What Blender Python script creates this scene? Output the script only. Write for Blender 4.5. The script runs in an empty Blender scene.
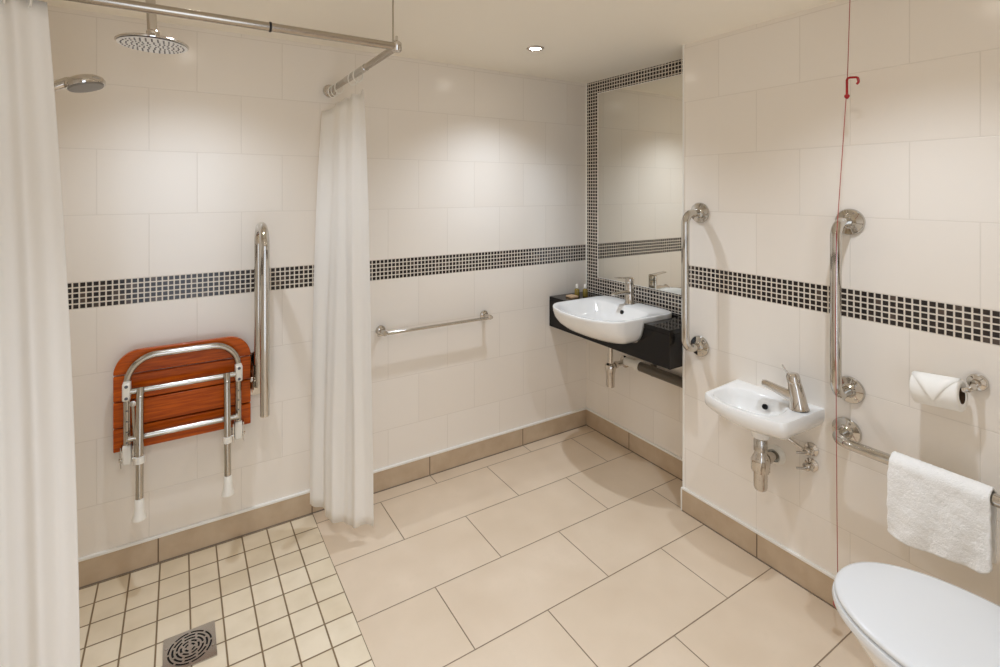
import bpy, bmesh, math, random
from mathutils import Vector, Matrix, noise
random.seed(7)
PI = math.pi
sc = bpy.context.scene
COL = sc.collection

# ------------------------------------------------------------------ helpers
def link(o, parent=None):
    COL.objects.link(o)
    if parent is not None:
        o.parent = parent
    return o

def empty(name, loc, label, cat, group=None):
    o = bpy.data.objects.new(name, None)
    o.location = loc
    o.empty_display_size = .05
    link(o)
    o['label'] = label; o['category'] = cat
    if group: o['group'] = group
    return o

def tag(o, label, cat, group=None):
    o['label'] = label; o['category'] = cat
    if group: o['group'] = group
    return o

def finish(name, bm, mats, parent=None, smooth=True, angle=40, bevel=0, subsurf=0):
    """link a bmesh (in world coordinates) as one object; geometry is stored relative to the parent's origin"""
    bmesh.ops.recalc_face_normals(bm, faces=bm.faces[:])
    if parent is not None:
        off = Vector((0, 0, 0)); p = parent
        while p is not None:
            off += p.location; p = p.parent
        bmesh.ops.translate(bm, verts=bm.verts[:], vec=-off)
    me = bpy.data.meshes.new(name)
    bm.to_mesh(me); bm.free()
    if not isinstance(mats, (list, tuple)): mats = [mats]
    for m in mats: me.materials.append(m)
    if smooth:
        for p in me.polygons: p.use_smooth = True
        me.set_sharp_from_angle(angle=math.radians(angle))
    o = bpy.data.objects.new(name, me)
    link(o, parent)
    if bevel:
        b = o.modifiers.new('bevel', 'BEVEL'); b.width = bevel; b.segments = 2; b.limit_method = 'ANGLE'
        b.angle_limit = math.radians(50)
    if subsurf:
        s = o.modifiers.new('sub', 'SUBSURF'); s.levels = subsurf; s.render_levels = subsurf
    return o

def struct(name, bm, mats, smooth=False, bevel=0):
    o = finish(name, bm, mats, None, smooth, 40, bevel)
    o['kind'] = 'structure'
    return o

def box(bm, x0, x1, y0, y1, z0, z1, mi=0):
    vs = [bm.verts.new((x, y, z)) for z in (z0, z1) for y in (y0, y1) for x in (x0, x1)]
    for f in ((0, 2, 3, 1), (4, 5, 7, 6), (0, 1, 5, 4), (2, 6, 7, 3), (0, 4, 6, 2), (1, 3, 7, 5)):
        bm.faces.new([vs[i] for i in f]).material_index = mi
    return vs

def prism(bm, pts, axis, a, b, mi=0):
    """extrude a 2-D polygon along axis from a to b.  axis x: pts=(y,z); y: (x,z); z: (x,y)"""
    def mk(p, t):
        return {'x': (t, p[0], p[1]), 'y': (p[0], t, p[1]), 'z': (p[0], p[1], t)}[axis]
    A = [bm.verts.new(mk(p, a)) for p in pts]; B = [bm.verts.new(mk(p, b)) for p in pts]
    n = len(pts)
    fs = [bm.faces.new(A), bm.faces.new(B[::-1])]
    for i in range(n):
        fs.append(bm.faces.new((A[i], A[(i + 1) % n], B[(i + 1) % n], B[i])))
    for f in fs: f.material_index = mi
    return fs

def frame_of(d):
    d = Vector(d).normalized()
    up = Vector((0, 0, 1)) if abs(d.z) < .9 else Vector((0, 1, 0))
    a = d.cross(up).normalized()
    return a, d.cross(a).normalized()

def lathe(bm, origin, axis, prof, n=24, mi=0, closed=False):
    """prof: list of (r, t) along axis; r==0 closes"""
    o = Vector(origin); d = Vector(axis).normalized(); a, b = frame_of(d)
    rings = []
    for r, t in prof:
        c = o + d * t
        if r <= 1e-6: rings.append([bm.verts.new(c)])
        else: rings.append([bm.verts.new(c + (a * math.cos(2 * PI * k / n) + b * math.sin(2 * PI * k / n)) * r) for k in range(n)])
    for R, S in zip(rings, rings[1:]):
        for k in range(n):
            q = (k + 1) % n
            if len(R) == 1 and len(S) == 1: continue
            if len(R) == 1: f = bm.faces.new((R[0], S[k], S[q]))
            elif len(S) == 1: f = bm.faces.new((R[k], S[0], R[q]))
            else: f = bm.faces.new((R[k], S[k], S[q], R[q]))
            f.material_index = mi
    if closed:
        for k in range(n): bm.faces.new((rings[-1][k], rings[0][k], rings[0][(k + 1) % n], rings[-1][(k + 1) % n])).material_index = mi
    for R in (rings[0], rings[-1]):
        if len(R) > 1 and not closed:
            bm.faces.new(R).material_index = mi

def cyl(bm, p, q, r, r2=None, n=20, mi=0, bev=0):
    p = Vector(p); q = Vector(q); L = (q - p).length; r2 = r if r2 is None else r2
    if bev: lathe(bm, p, q - p, [(0, 0), (r - bev, 0), (r, bev), (r2, L - bev), (r2 - bev, L), (0, L)], n, mi)
    else: lathe(bm, p, q - p, [(0, 0), (r, 0), (r2, L), (0, L)], n, mi)

def fillet(pts, rads, seg=8):
    pts = [Vector(p) for p in pts]; out = [pts[0]]
    for i in range(1, len(pts) - 1):
        p = pts[i]; r = rads[i - 1] if isinstance(rads, (list, tuple)) else rads
        a = (pts[i - 1] - p); b = (pts[i + 1] - p); la, lb = a.length, b.length
        a.normalize(); b.normalize(); ang = a.angle(b)
        if r <= 0 or ang > PI - .01: out.append(p); continue
        t = min(r / math.tan(ang / 2), la * .49, lb * .49); rr = t * math.tan(ang / 2)
        c = p + (a + b).normalized() * (rr / math.sin(ang / 2))
        s = p + a * t - c; e = p + b * t - c; w = s.angle(e)
        for k in range(seg + 1):
            u = k / seg
            out.append(c + (s * math.sin((1 - u) * w) + e * math.sin(u * w)) / math.sin(w))
    out.append(pts[-1]); return out

def tube(bm, pts, r, n=14, mi=0, caps=True):
    pts = [Vector(p) for p in pts]; N = len(pts)
    rr = r if isinstance(r, (list, tuple)) else [r] * N
    T = []
    for i in range(N):
        a = pts[i] - pts[i - 1] if i else pts[1] - pts[0]
        b = pts[i + 1] - pts[i] if i < N - 1 else a
        T.append((a.normalized() + b.normalized()).normalized())
    u, v = frame_of(T[0]); rings = []
    for i in range(N):
        u = (u - T[i] * u.dot(T[i])).normalized(); v = T[i].cross(u)
        rings.append([bm.verts.new(pts[i] + (u * math.cos(2 * PI * k / n) + v * math.sin(2 * PI * k / n)) * rr[i]) for k in range(n)])
    for R, S in zip(rings, rings[1:]):
        for k in range(n):
            bm.faces.new((R[k], S[k], S[(k + 1) % n], R[(k + 1) % n])).material_index = mi
    if caps:
        bm.faces.new(rings[0]).material_index = mi; bm.faces.new(rings[-1][::-1]).material_index = mi

def loft(bm, rings, cap0=True, cap1=True, mi=0):
    V = [[bm.verts.new(p) for p in R] for R in rings]; n = len(V[0])
    for R, S in zip(V, V[1:]):
        for k in range(n):
            bm.faces.new((R[k], R[(k + 1) % n], S[(k + 1) % n], S[k])).material_index = mi
    if cap0: bm.faces.new(V[0][::-1]).material_index = mi
    if cap1: bm.faces.new(V[-1]).material_index = mi

def BM(): return bmesh.new()
def bm_t(b, m): bmesh.ops.transform(b, matrix=m, verts=b.verts[:])

# ------------------------------------------------------------------ materials
def s2l(c): return tuple(((x / 255) / 12.92 if x / 255 < .04045 else ((x / 255 + .055) / 1.055) ** 2.4) for x in c) + (1,)

def mat(name, col, rough=.5, metal=0, spec=.5, **kw):
    m = bpy.data.materials.new(name); m.use_nodes = True
    b = m.node_tree.nodes['Principled BSDF']
    b.inputs['Base Color'].default_value = s2l(col)
    b.inputs['Roughness'].default_value = rough
    b.inputs['Metallic'].default_value = metal
    b.inputs['Specular IOR Level'].default_value = spec
    for k, v in kw.items(): b.inputs[k.replace('_', ' ')].default_value = v
    return m

class NT:
    def __init__(s, m):
        s.m = m; s.t = m.node_tree; s.b = s.t.nodes['Principled BSDF']
        g = s.t.nodes.new('ShaderNodeNewGeometry'); s.pos = g.outputs['Position']
        x = s.t.nodes.new('ShaderNodeSeparateXYZ'); s.t.links.new(s.pos, x.inputs[0])
        s.x, s.y, s.z = x.outputs
    def put(s, inp, v):
        if hasattr(v, 'is_output'): s.t.links.new(v, inp)
        else: inp.default_value = v
    def math(s, op, a, b=0., c=0.):
        n = s.t.nodes.new('ShaderNodeMath'); n.operation = op
        for i, v in enumerate((a, b, c)): s.put(n.inputs[i], v)
        return n.outputs[0]
    def mix(s, f, a, b, blend='MIX'):
        n = s.t.nodes.new('ShaderNodeMix'); n.data_type = 'RGBA'; n.blend_type = blend
        s.put(n.inputs[0], f); s.put(n.inputs[6], a); s.put(n.inputs[7], b)
        return n.outputs[2]
    def vec(s, a, b, c=0.):
        n = s.t.nodes.new('ShaderNodeCombineXYZ')
        for i, v in enumerate((a, b, c)): s.put(n.inputs[i], v)
        return n.outputs[0]
    def white(s, v):
        n = s.t.nodes.new('ShaderNodeTexWhiteNoise'); n.noise_dimensions = '3D'; s.put(n.inputs['Vector'], v)
        return n.outputs['Value']
    def noise(s, scale, detail=3, v=None, rough=.5):
        n = s.t.nodes.new('ShaderNodeTexNoise'); n.inputs['Scale'].default_value = scale
        n.inputs['Detail'].default_value = detail; n.inputs['Roughness'].default_value = rough
        s.put(n.inputs['Vector'], s.pos if v is None else v); return n.outputs[0]
    def ramp(s, v, lo, hi, a=0., b=1.):
        n = s.t.nodes.new('ShaderNodeMapRange'); n.clamp = True
        for i, q in enumerate((v, lo, hi, a, b)): s.put(n.inputs[i], q)
        return n.outputs[0]
    def bump(s, h, dist=.002, strength=1.):
        n = s.t.nodes.new('ShaderNodeBump'); n.inputs['Distance'].default_value = dist; n.inputs['Strength'].default_value = strength
        s.put(n.inputs['Height'], h); s.t.links.new(n.outputs[0], s.b.inputs['Normal'])
    def grid(s, u, v, u0, pu, v0, pv, w, stagger):
        """-> (joint height 0 in joint .. 1 on tile, random per cell)"""
        tv = s.math('DIVIDE', s.math('SUBTRACT', v, v0), pv); row = s.math('FLOOR', tv)
        tu = s.math('DIVIDE', s.math('SUBTRACT', u, u0), pu)
        if stagger:
            odd = s.math('FLOORED_MODULO', row, 2.) if False else s.math('PINGPONG', row, 1.)
            tu = s.math('ADD', tu, s.math('MULTIPLY', odd, .5))
        colm = s.math('FLOOR', tu)
        du = s.math('MULTIPLY', s.math('PINGPONG', tu, .5), pu); dv = s.math('MULTIPLY', s.math('PINGPONG', tv, .5), pv)
        d = s.math('MINIMUM', du, dv)
        return s.ramp(d, w * .5, w * .5 + .0012), s.white(s.vec(colm, row, 3.3))

WALLC = (238, 231, 221)
def wall_mat(name, u_of, u0, mosaic='band'):
    m = mat(name, WALLC, .22); n = NT(m)
    u = n.math('ADD', n.x, n.y) if u_of == 'xy' else (n.x if u_of == 'x' else n.y)
    up = n.math('GREATER_THAN', n.z, 1.1)
    zz = n.math('SUBTRACT', n.z, n.math('ADD', 1.05, n.math('MULTIPLY', up, .102)))
    h, rnd = n.grid(u, zz, u0, .335, 0., .2525, .0018, True)
    wc = n.mix(n.ramp(rnd, 0, 1), s2l((238, 230, 219)), s2l((240, 233, 223)))
    col = n.mix(h, s2l((228, 220, 209)), wc)
    rough = .2
    if mosaic:
        mh, mr = n.grid(u, n.z, 0.0, 0.0204, 1.05, .0204, .0036, False)
        mc = n.mix(n.math('GREATER_THAN', mr, .88), s2l((38, 31, 28)), s2l((78, 66, 58)))
        mcol = n.mix(mh, s2l((222, 212, 198)), mc)
        if mosaic == 'band':
            k = n.math('MULTIPLY', n.math('GREATER_THAN', n.z, 1.05), n.math('LESS_THAN', n.z, 1.152))
        else:
            k = n.math('GREATER_THAN', n.z, .855)
        col = n.mix(k, col, mcol)
        h = n.math('ADD', n.math('MULTIPLY', h, n.math('SUBTRACT', 1., k)), n.math('MULTIPLY', mh, k))
    n.t.links.new(col, n.b.inputs['Base Color'])
    wav = n.noise(5., 1)
    n.bump(n.math('ADD', h, n.math('MULTIPLY', wav, .25)), .0010, .4)
    n.b.inputs['Roughness'].default_value = rough
    return m

M = {}
M['wall_back'] = wall_mat('cream wall tile back', 'x', .061 - .1675)
M['wall_right'] = wall_mat('cream wall tile right', 'xy', 2.024 + .676 - .1675)
M['recess'] = wall_mat('recess wall tile', 'y', .2, 'all')
M['wall_plain'] = wall_mat('cream wall tile', 'xy', 0.)
M['ceiling'] = mat('cream ceiling paint', (250, 243, 229), .7)
M['white_trim'] = mat('white trim', (240, 238, 232), .3)

def floor_mat():
    m = mat('beige stone floor tile', (205, 186, 156), .38); n = NT(m)
    h, r = n.grid(n.x, n.y, .826, .6, 2.012, .3003, .0026, True)
    a = n.noise(3.5, 5, rough=.6); b = n.noise(28., 4, rough=.65)
    c = n.mix(n.ramp(a, .3, .7), s2l((216, 196, 171)), s2l((229, 211, 188)))
    c = n.mix(n.ramp(b, .45, .75, 0., .35), c, s2l((212, 194, 168)))
    c = n.mix(n.math('MULTIPLY', r, .25), c, s2l((214, 195, 168)))
    c = n.mix(h, s2l((136, 116, 94)), c)
    n.t.links.new(c, n.b.inputs['Base Color'])
    n.bump(n.math('ADD', h, n.math('MULTIPLY', b, .12)), .0015, .6)
    n.t.links.new(n.ramp(b, 0, 1, .3, .46), n.b.inputs['Roughness'])
    return m
M['floor'] = floor_mat()

def shower_floor_mat():
    m = mat('small cream shower floor tile', (218, 202, 170), .4); n = NT(m)
    h, r = n.grid(n.x, n.y, .031, .0993, 2.075, .1045, .0042, False)
    a = n.noise(9., 4)
    c = n.mix(r, s2l((228, 212, 184)), s2l((238, 224, 199)))
    c = n.mix(n.ramp(a, .4, .7, 0., .4), c, s2l((206, 188, 156)))
    c = n.mix(h, s2l((128, 106, 76)), c)
    n.t.links.new(c, n.b.inputs['Base Color']); n.bump(h, .0015, .6)
    return m
M['shower_floor'] = shower_floor_mat()

def skirting_mat(name, ax, u0):
    m = mat(name, (186, 160, 128), .38); n = NT(m)
    u = n.x if ax == 'x' else n.y
    t = n.math('DIVIDE', n.math('SUBTRACT', u, u0), .6)
    h = n.ramp(n.math('MULTIPLY', n.math('PINGPONG', t, .5), .6), .0018, .003)
    b = n.noise(14., 4)
    c = n.mix(n.ramp(b, .3, .7), s2l((186, 163, 136)), s2l((198, 178, 152)))
    c = n.mix(h, s2l((104, 84, 62)), c)
    n.t.links.new(c, n.b.inputs['Base Color']); n.bump(h, .0015, .5)
    return m
M['skirt_x'] = skirting_mat('skirting tile along back', 'x', -.075 + .6)
M['skirt_y'] = skirting_mat('skirting tile along right', 'y', 1.171)
M['skirt_y2'] = skirting_mat('skirting tile in recess', 'y', 2.04)
M['grout'] = mat('grey silicone', (126, 112, 96), .6)

M['chrome'] = mat('polished chrome', (208, 202, 194), .06, 1.)
M['steel'] = mat('polished stainless steel', (202, 198, 191), .07, 1.)
M['brushed'] = mat('brushed stainless steel', (196, 192, 186), .22, 1.)
M['alu'] = mat('satin aluminium tube', (186, 180, 170), .18, 1.)
M['ceramic'] = mat('white glazed ceramic', (240, 239, 236), .08, 0, .55, Coat_Weight=.3)
M['seat_plastic'] = mat('white seat plastic', (228, 229, 229), .22)
M['white_plastic'] = mat('white plastic', (238, 234, 224), .35)
M['black'] = mat('black high gloss laminate', (13, 10, 9), .1, 0, .3)
M['dark'] = mat('dark cavity', (14, 12, 11), .8)
M['grey_plastic'] = mat('grey plastic', (132, 126, 118), .4)
M['nozzle'] = mat('dark grey rubber nozzle', (92, 92, 98), .5)
M['face'] = mat('pale shower face', (238, 237, 236), .3)
M['red'] = mat('red plastic', (158, 14, 20), .3)
M['redcord'] = mat('red cord', (160, 60, 56), .6)
M['mirror'] = mat('silvered mirror glass', (236, 234, 226), .012, 1.)
M['pipe'] = mat('dark grey waste pipe', (92, 84, 72), .35)
M['paper'] = mat('white tissue paper', (244, 241, 234), .9)
M['card'] = mat('brown cardboard core', (88, 66, 46), .9)
M['amber'] = mat('amber toiletry liquid', (168, 146, 72), .12, 0, .5, Transmission_Weight=.35)
M['soap'] = mat('beige soap wrapper', (208, 176, 140), .6)
M['rail'] = mat('satin chrome rail', (178, 169, 157), .2, 1.)
M['rope'] = mat('grey hanger rod', (170, 158, 140), .3, .8)
M['blackband'] = mat('black rubber band', (24, 22, 20), .5)

def wood():
    m = mat('varnished red mahogany slat', (150, 56, 16), .3, 0, .2, Coat_Weight=.08, Coat_Roughness=.1); n = NT(m)
    v = n.vec(n.math('MULTIPLY', n.x, 3.), n.math('MULTIPLY', n.y, 20.), n.math('MULTIPLY', n.z, 45.))
    a = n.noise(2.2, 5, v, .6)
    c = n.mix(n.ramp(a, .3, .72), s2l((152, 56, 2)), s2l((214, 102, 12)))
    n.t.links.new(c, n.b.inputs['Base Color']); return m
M['wood'] = wood()

def curtain_mat():
    m = mat('white polyester shower curtain', (252, 250, 246), .6, 0, .3); n = NT(m)
    t = n.t; tr = t.nodes.new('ShaderNodeBsdfTranslucent'); tr.inputs[0].default_value = s2l((251, 248, 243))
    mx = t.nodes.new('ShaderNodeMixShader'); mx.inputs[0].default_value = .27
    out = [q for q in t.nodes if q.type == 'OUTPUT_MATERIAL'][0]
    t.links.new(n.b.outputs[0], mx.inputs[1]); t.links.new(tr.outputs[0], mx.inputs[2]); t.links.new(mx.outputs[0], out.inputs[0])
    a = n.noise(60., 3); n.bump(a, .002, .25)
    return m
M['curtain'] = curtain_mat()

def towel_mat():
    m = mat('white terry towelling', (251, 250, 247), .95, 0, .1); n = NT(m)
    n.b.inputs['Sheen Weight'].default_value = .4
    a = n.noise(260., 3, rough=.7); n.bump(a, .005, .5)
    return m
M['towel'] = towel_mat()

def emit(name, col, st):
    m = bpy.data.materials.new(name); m.use_nodes = True; t = m.node_tree
    t.nodes.remove(t.nodes['Principled BSDF']); e = t.nodes.new('ShaderNodeEmission')
    e.inputs[0].default_value = col; e.inputs[1].default_value = st
    t.links.new(e.outputs[0], [q for q in t.nodes if q.type == 'OUTPUT_MATERIAL'][0].inputs[0]); return m
M['lamp'] = emit('lit lamp lens', (1, .93, .82, 1), 30.)

# ------------------------------------------------------------------ room shell
YB, X0, X1, XL, YF, ZC, YE = 2.405, 2.024, 2.232, -.6, -.95, 2.18, 1.525
SHX, SHY = .527, 1.42                                   # edge of the shower's small tiles
b = BM()
box(b, SHX, X1 + .1, YF - .1, YB + .1, -.1, 0, 0); box(b, XL - .1, SHX, YF - .1, SHY, -.1, 0, 0)
box(b, XL - .1, SHX, SHY, YB + .1, -.1, 0, 1)
struct('floor', b, [M['floor'], M['shower_floor']])
b = BM(); box(b, XL - .1, X1 + .1, YF - .1, YB + .1, ZC, ZC + .1); struct('ceiling', b, M['ceiling'])
b = BM(); box(b, XL - .1, X1, YB, YB + .1, 0, ZC); struct('wall_back', b, M['wall_back'])
b = BM(); box(b, X1, X1 + .1, YE, YB + .1, 0, ZC); struct('wall_recess', b, M['recess'])
b = BM(); box(b, X0, X1 + .1, YF - .1, YE, 0, ZC); struct('wall_right', b, M['wall_right'])
b = BM(); box(b, XL - .1, XL, YF - .1, YB, 0, ZC); struct('wall_left', b, M['wall_plain'])
b = BM(); box(b, XL, -.49, YF - .1, YF, 0, ZC); box(b, .53, X0, YF - .1, YF, 0, ZC); box(b, -.49, .53, YF - .1, YF, 2.09, ZC); struct('wall_front', b, M['wall_plain'])
b = BM(); box(b, 1.05, X0, YF, -.06, 0, 1.05); struct('wall_duct', b, M['wall_plain'])   # boxed-in pipes behind the toilet

# unseen doorway behind the camera, with an added fill light in its opening
b = BM(); box(b, -.49, -.42, YF - .11, YF + .02, 0, 2.09); box(b, .46, .53, YF - .11, YF + .02, 0, 2.09); box(b, -.42, .46, YF - .11, YF + .02, 2.02, 2.09); struct('door_1', b, mat('dark walnut door frame', (74, 48, 32), .35), True, .003)
L = bpy.data.lights.new('fill_light', 'AREA'); L.shape = 'RECTANGLE'; L.size = .86; L.size_y = 2.0; L.energy = 9; L.color = (.765, .862, 1)  # added area fill, no real lamp; lifts ceiling, floor and near curtain
o = bpy.data.objects.new('fill_light', L); o.location = (.02, YF - .09, 1.01); o.rotation_euler = (PI / 2, 0, 0); link(o)

def skirting(name, ax, a, c, w, sgn, m):
    b = BM(); t = .010
    lo, hi = (w, w + sgn * t) if sgn > 0 else (w + sgn * t, w)
    if ax == 'x': box(b, a, c, lo, hi, 0.004, .1)
    else: box(b, lo, hi, a, c, 0.004, .1)
    struct(name, b, M[m])
    b = BM(); t2 = .0125
    lo, hi = (w, w + sgn * t2) if sgn > 0 else (w + sgn * t2, w)
    if ax == 'x': box(b, a, c, lo, hi, .1, .111)
    else: box(b, lo, hi, a, c, .1, .111)
    o = struct('trim_%d' % skirting.n, b, M['white_trim'], True, .002); skirting.n += 1
    b = BM()
    lo, hi = (w, w + sgn * .013) if sgn > 0 else (w + sgn * .013, w)
    if ax == 'x': box(b, a, c, lo, hi, 0, .004)
    else: box(b, lo, hi, a, c, 0, .004)
    struct('trim_%d' % skirting.n, b, M['grout']); skirting.n += 1
skirting.n = 1
skirting('baseboard_back', 'x', XL, X1 - .011, YB, -1, 'skirt_x')
skirting('baseboard_recess', 'y', YE, YB, X1, -1, 'skirt_y2')
skirting('baseboard_right', 'y', -.06, YE, X0, -1, 'skirt_y')
b = BM(); box(b, X0 - .013, X0 + .01, YE, YE + .006, 0, .107); struct('trim_7', b, M['white_trim'], True, .001)
b = BM(); box(b, X0 - .004, X0 + .006, YE - .004, YE + .003, .107, ZC); struct('trim_8', b, M['white_trim'], True, .001)
b = BM(); box(b, X1 - .004, X1, YB - .008, YB, .87, ZC); struct('trim_9', b, M['white_trim'], True, .001)

skirting.n = 11
skirting('baseboard_left', 'y', YF, YB - .014, XL, 1, 'skirt_y')

# ------------------------------------------------------------------ downlights
lights = [(1.46, 1.925, 'round recessed downlight in the ceiling, lit, near the mirror corner'),
          (.03, 1.91, 'round recessed downlight in the ceiling above the shower floor drain'),
          (1.46, .60, 'round recessed downlight in the ceiling between the toilet and the room middle'),
          (.10, .45, 'round recessed downlight in the ceiling near the doorway')]
for i, (x, y, lab) in enumerate(lights):
    e = empty('downlight', (x, y, ZC), lab, 'ceiling light', 'recessed ceiling downlights')
    b = BM()
    lathe(b, (x, y, ZC), (0, 0, -1), [(.027, .0), (.042, .0), (.042, .003), (.037, .006), (.030, .006), (.027, .001)], 32)
    finish('bezel', b, M['chrome'], e)
    b = BM(); lathe(b, (x, y, ZC), (0, 0, -1), [(0, 0.001), (.028, .001), (.026, .003), (0, .0035)], 24)
    finish('lens', b, M['lamp'], e)
    L = bpy.data.lights.new('downlight_spot', 'SPOT')
    L.energy = (25, 17, 22.5, 32)[i]
    L.color = (.765, .862, 1); L.spot_size = math.radians(124); L.spot_blend = 1.0; L.shadow_soft_size = .02
    o = bpy.data.objects.new('downlight_spot', L); o.location = (0, 0, -.012); link(o, e)

# ------------------------------------------------------------------ shower: rain head, handset, drain
hx, hy, hz = -.069, 1.781, 1.930
e = empty('rain_shower_head', (hx, hy, ZC), 'large round chrome rain shower head hanging from the ceiling', 'shower head')
b = BM(); lathe(b, (hx, hy, hz), (0, 0, 1), [(0, .0), (.086, .0), (.093, .003), (.094, .006), (.09, .010), (.04, .016), (.02, .024), (0, .024)], 56)
head = finish('spray_plate', b, M['chrome'], e)
b = BM(); lathe(b, (hx, hy, hz), (0, 0, -1), [(0, 0), (.090, 0), (.089, .0012), (0, .0012)], 48)
for k, r in enumerate((.014, .027, .04, .053, .066, .079)):
    n = int(2 * PI * r / .0145)
    for j in range(n):
        a = 2 * PI * (j + .5 * (k % 2)) / n
        lathe(b, (hx + r * math.cos(a), hy + r * math.sin(a), hz - .001), (0, 0, -1), [(.0026, 0), (.0016, .0022), (0, .0022)], 8, 1)
finish('spray_face', b, [M['face'], M['nozzle']], head)
b = BM(); tube(b, [(hx, hy, hz + .02), (hx - .002, hy, hz + .055), (hx - .012, hy + .01, ZC - .01)], .013, 18); finish('ceiling_arm', b, M['chrome'], e)
b = BM(); lathe(b, (hx, hy, hz + .02), (0, 0, 1), [(.016, 0), (.0175, .004), (.0175, .02), (.0135, .024)], 20); finish('swivel_nut', b, M['chrome'], e)
b = BM(); lathe(b, (hx - .012, hy + .01, ZC), (0, 0, -1), [(.03, 0), (.03, .004), (.018, .012), (.011, .014)], 28); finish('ceiling_rose', b, M['chrome'], e)

# slide bar on the left wall carries the handset
sx, sy = XL + .05, 1.80
e = empty('shower_slide_bar', (XL, sy, 1.1), 'vertical chrome shower slide bar on the left wall behind the near curtain', 'shower rail')
b = BM(); cyl(b, (sx, sy, 1.1), (sx, sy, 1.85), .011, n=18, bev=.002); finish('bar', b, M['chrome'], e)
for z in (1.14, 1.81):
    b = BM(); cyl(b, (XL, sy, z), (sx, sy, z), .012, n=18); lathe(b, (XL, sy, z), (1, 0, 0), [(.026, 0), (.026, .006), (.014, .012)], 24); finish('wall_mount', b, M['chrome'], e)
b = BM(); lathe(b, (sx, sy, 1.672), (0, 0, 1), [(.012, 0), (.022, .003), (.022, .037), (.012, .04)], 24); lathe(b, (sx + .015, sy, 1.69), (1, 0, .25), [(.010, 0), (.016, .02), (.016, .045), (.013, .048)], 20)
finish('slider', b, M['chrome'], e)
e = empty('hand_shower', (-.43, sy, 1.71), 'chrome hand shower handset peeking out beside the left curtain', 'hand shower')
b = BM()
tube(b, [(-.505, sy, 1.70), (-.44, sy, 1.718), (-.37, sy, 1.742), (-.325, sy, 1.770), (-.298, sy, 1.788), (-.270, sy, 1.803), (-.24, sy, 1.810)],
     [.012, .0125, .0125, .012, .0125, .014, .012], 16)
finish('handle', b, M['chrome'], e)
ax = Vector((.26, -.10, -.96)).normalized(); c = Vector((-.234, sy, 1.812))
b = BM(); lathe(b, c, ax, [(0, -.012), (.02, -.011), (.036, -.006), (.046, .003), (.049, .012), (.046, .020), (0, .020)], 32); finish('head', b, M['chrome'], e)
b = BM(); lathe(b, c + ax * .020, ax, [(0, 0), (.043, 0), (.041, .004), (0, .005)], 32); finish('spray_face', b, M['grey_plastic'], e)

# floor drain
dx, dy, hw = .028, 1.896, .075
e = empty('floor_drain', (dx, dy, 0), 'square stainless steel drain cover with curved slots set in the shower floor', 'floor drain')
b = BM(); N = 64; R0 = .064
sq = []
for k in range(N):
    a = 2 * PI * k / N; ca, sa = math.cos(a), math.sin(a); s = hw / max(abs(ca), abs(sa)); sq.append((ca * s, sa * s))
def dring(pts, z): return [(dx + p[0], dy + p[1], z) for p in pts]
circ = [(R0 * math.cos(2 * PI * k / N), R0 * math.sin(2 * PI * k / N)) for k in range(N)]
loft(b, [dring(circ, .0008), dring(circ, .004), dring(sq, .004), dring(sq, .0002)], False, False)
finish('cover_plate', b, M['brushed'], e)
b = BM()
lathe(b, (dx, dy, .001), (0, 0, 1), [(0, 0), (.0105, 0), (.0105, .003), (0, .003)], 24)
def arcseg(r0, r1, a0, a1, z0=.001, z1=.004):
    n = max(3, int((a1 - a0) / .12)); rings = []
    for k in range(n + 1):
        a = a0 + (a1 - a0) * k / n; ca, sa = math.cos(a), math.sin(a)
        rings.append([(dx + r0 * ca, dy + r0 * sa, z0), (dx + r1 * ca, dy + r1 * sa, z0), (dx + r1 * ca, dy + r1 * sa, z1), (dx + r0 * ca, dy + r0 * sa, z1)])
    loft(b, rings)
for r0, r1 in ((.0165, .0225), (.0285, .0345), (.0405, .0465), (.0525, .0585)):
    arcseg(r0, r1, 0, 2 * PI)
for k, (r0, r1) in enumerate(((.0105, .0165), (.0225, .0285), (.0345, .0405), (.0465, .0525), (.0585, .064))):
    n = (4, 6, 6, 8, 8)[k]
    for j in range(n):
        a = 2 * PI * (j + .5 * (k % 2)) / n; w = .0035 / r0
        arcseg(r0 - .0003, r1 + .0003, a - w, a + w)
finish('grate', b, M['brushed'], e)
b = BM(); lathe(b, (dx, dy, .0004), (0, 0, 1), [(0, 0), (.0655, 0), (0, .0002)], 32); finish('sump', b, M['dark'], e)
for s in (-1, 1):
    b = BM(); lathe(b, (dx + s * .066, dy - s * .03, .004), (0, 0, 1), [(.0045, 0), (.004, .0015), (0, .0018)], 12)
    finish('screw', b, M['chrome'], e)

# ------------------------------------------------------------------ folding shower seat
e = empty('folding_shower_seat', (.02, YB, .48), 'fold-up shower seat of reddish wooden slats folded flat against the wall', 'shower seat')
bx0, bx1, bz0, bz1, yb = -.217, .259, .503, .882, 2.352
rc = .085
zs = [bz0, .588, .672, .738, .812, bz1]
zs = [bz0, .592, .692, .792, bz1]
def half_at(z):
    if z <= bz1 - rc: return 0.
    t = z - (bz1 - rc); return rc - math.sqrt(max(rc * rc - t * t, 0))
for i in range(4):
    z0, z1 = zs[i] + (.0028 if i else 0), zs[i + 1] - (.0028 if i < 3 else 0)
    n = 1 if z1 <= bz1 - rc else 14
    zz = [z0 + (z1 - z0) * k / n for k in range(n + 1)]
    if n > 1: zz = [z0 + (z1 - z0) * math.sin(PI / 2 * k / n) for k in range(n + 1)]
    L = [(bx0 + half_at(z), z) for z in zz]; Rr = [(bx1 - half_at(z), z) for z in zz]
    b = BM(); prism(b, L + Rr[::-1], 'y', yb - .011, yb + .011)
    finish('slat', b, M['wood'], e, True, 30, .003)
yf = 2.322
fx0, fx1, ft = -.172, .209, .862
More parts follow.
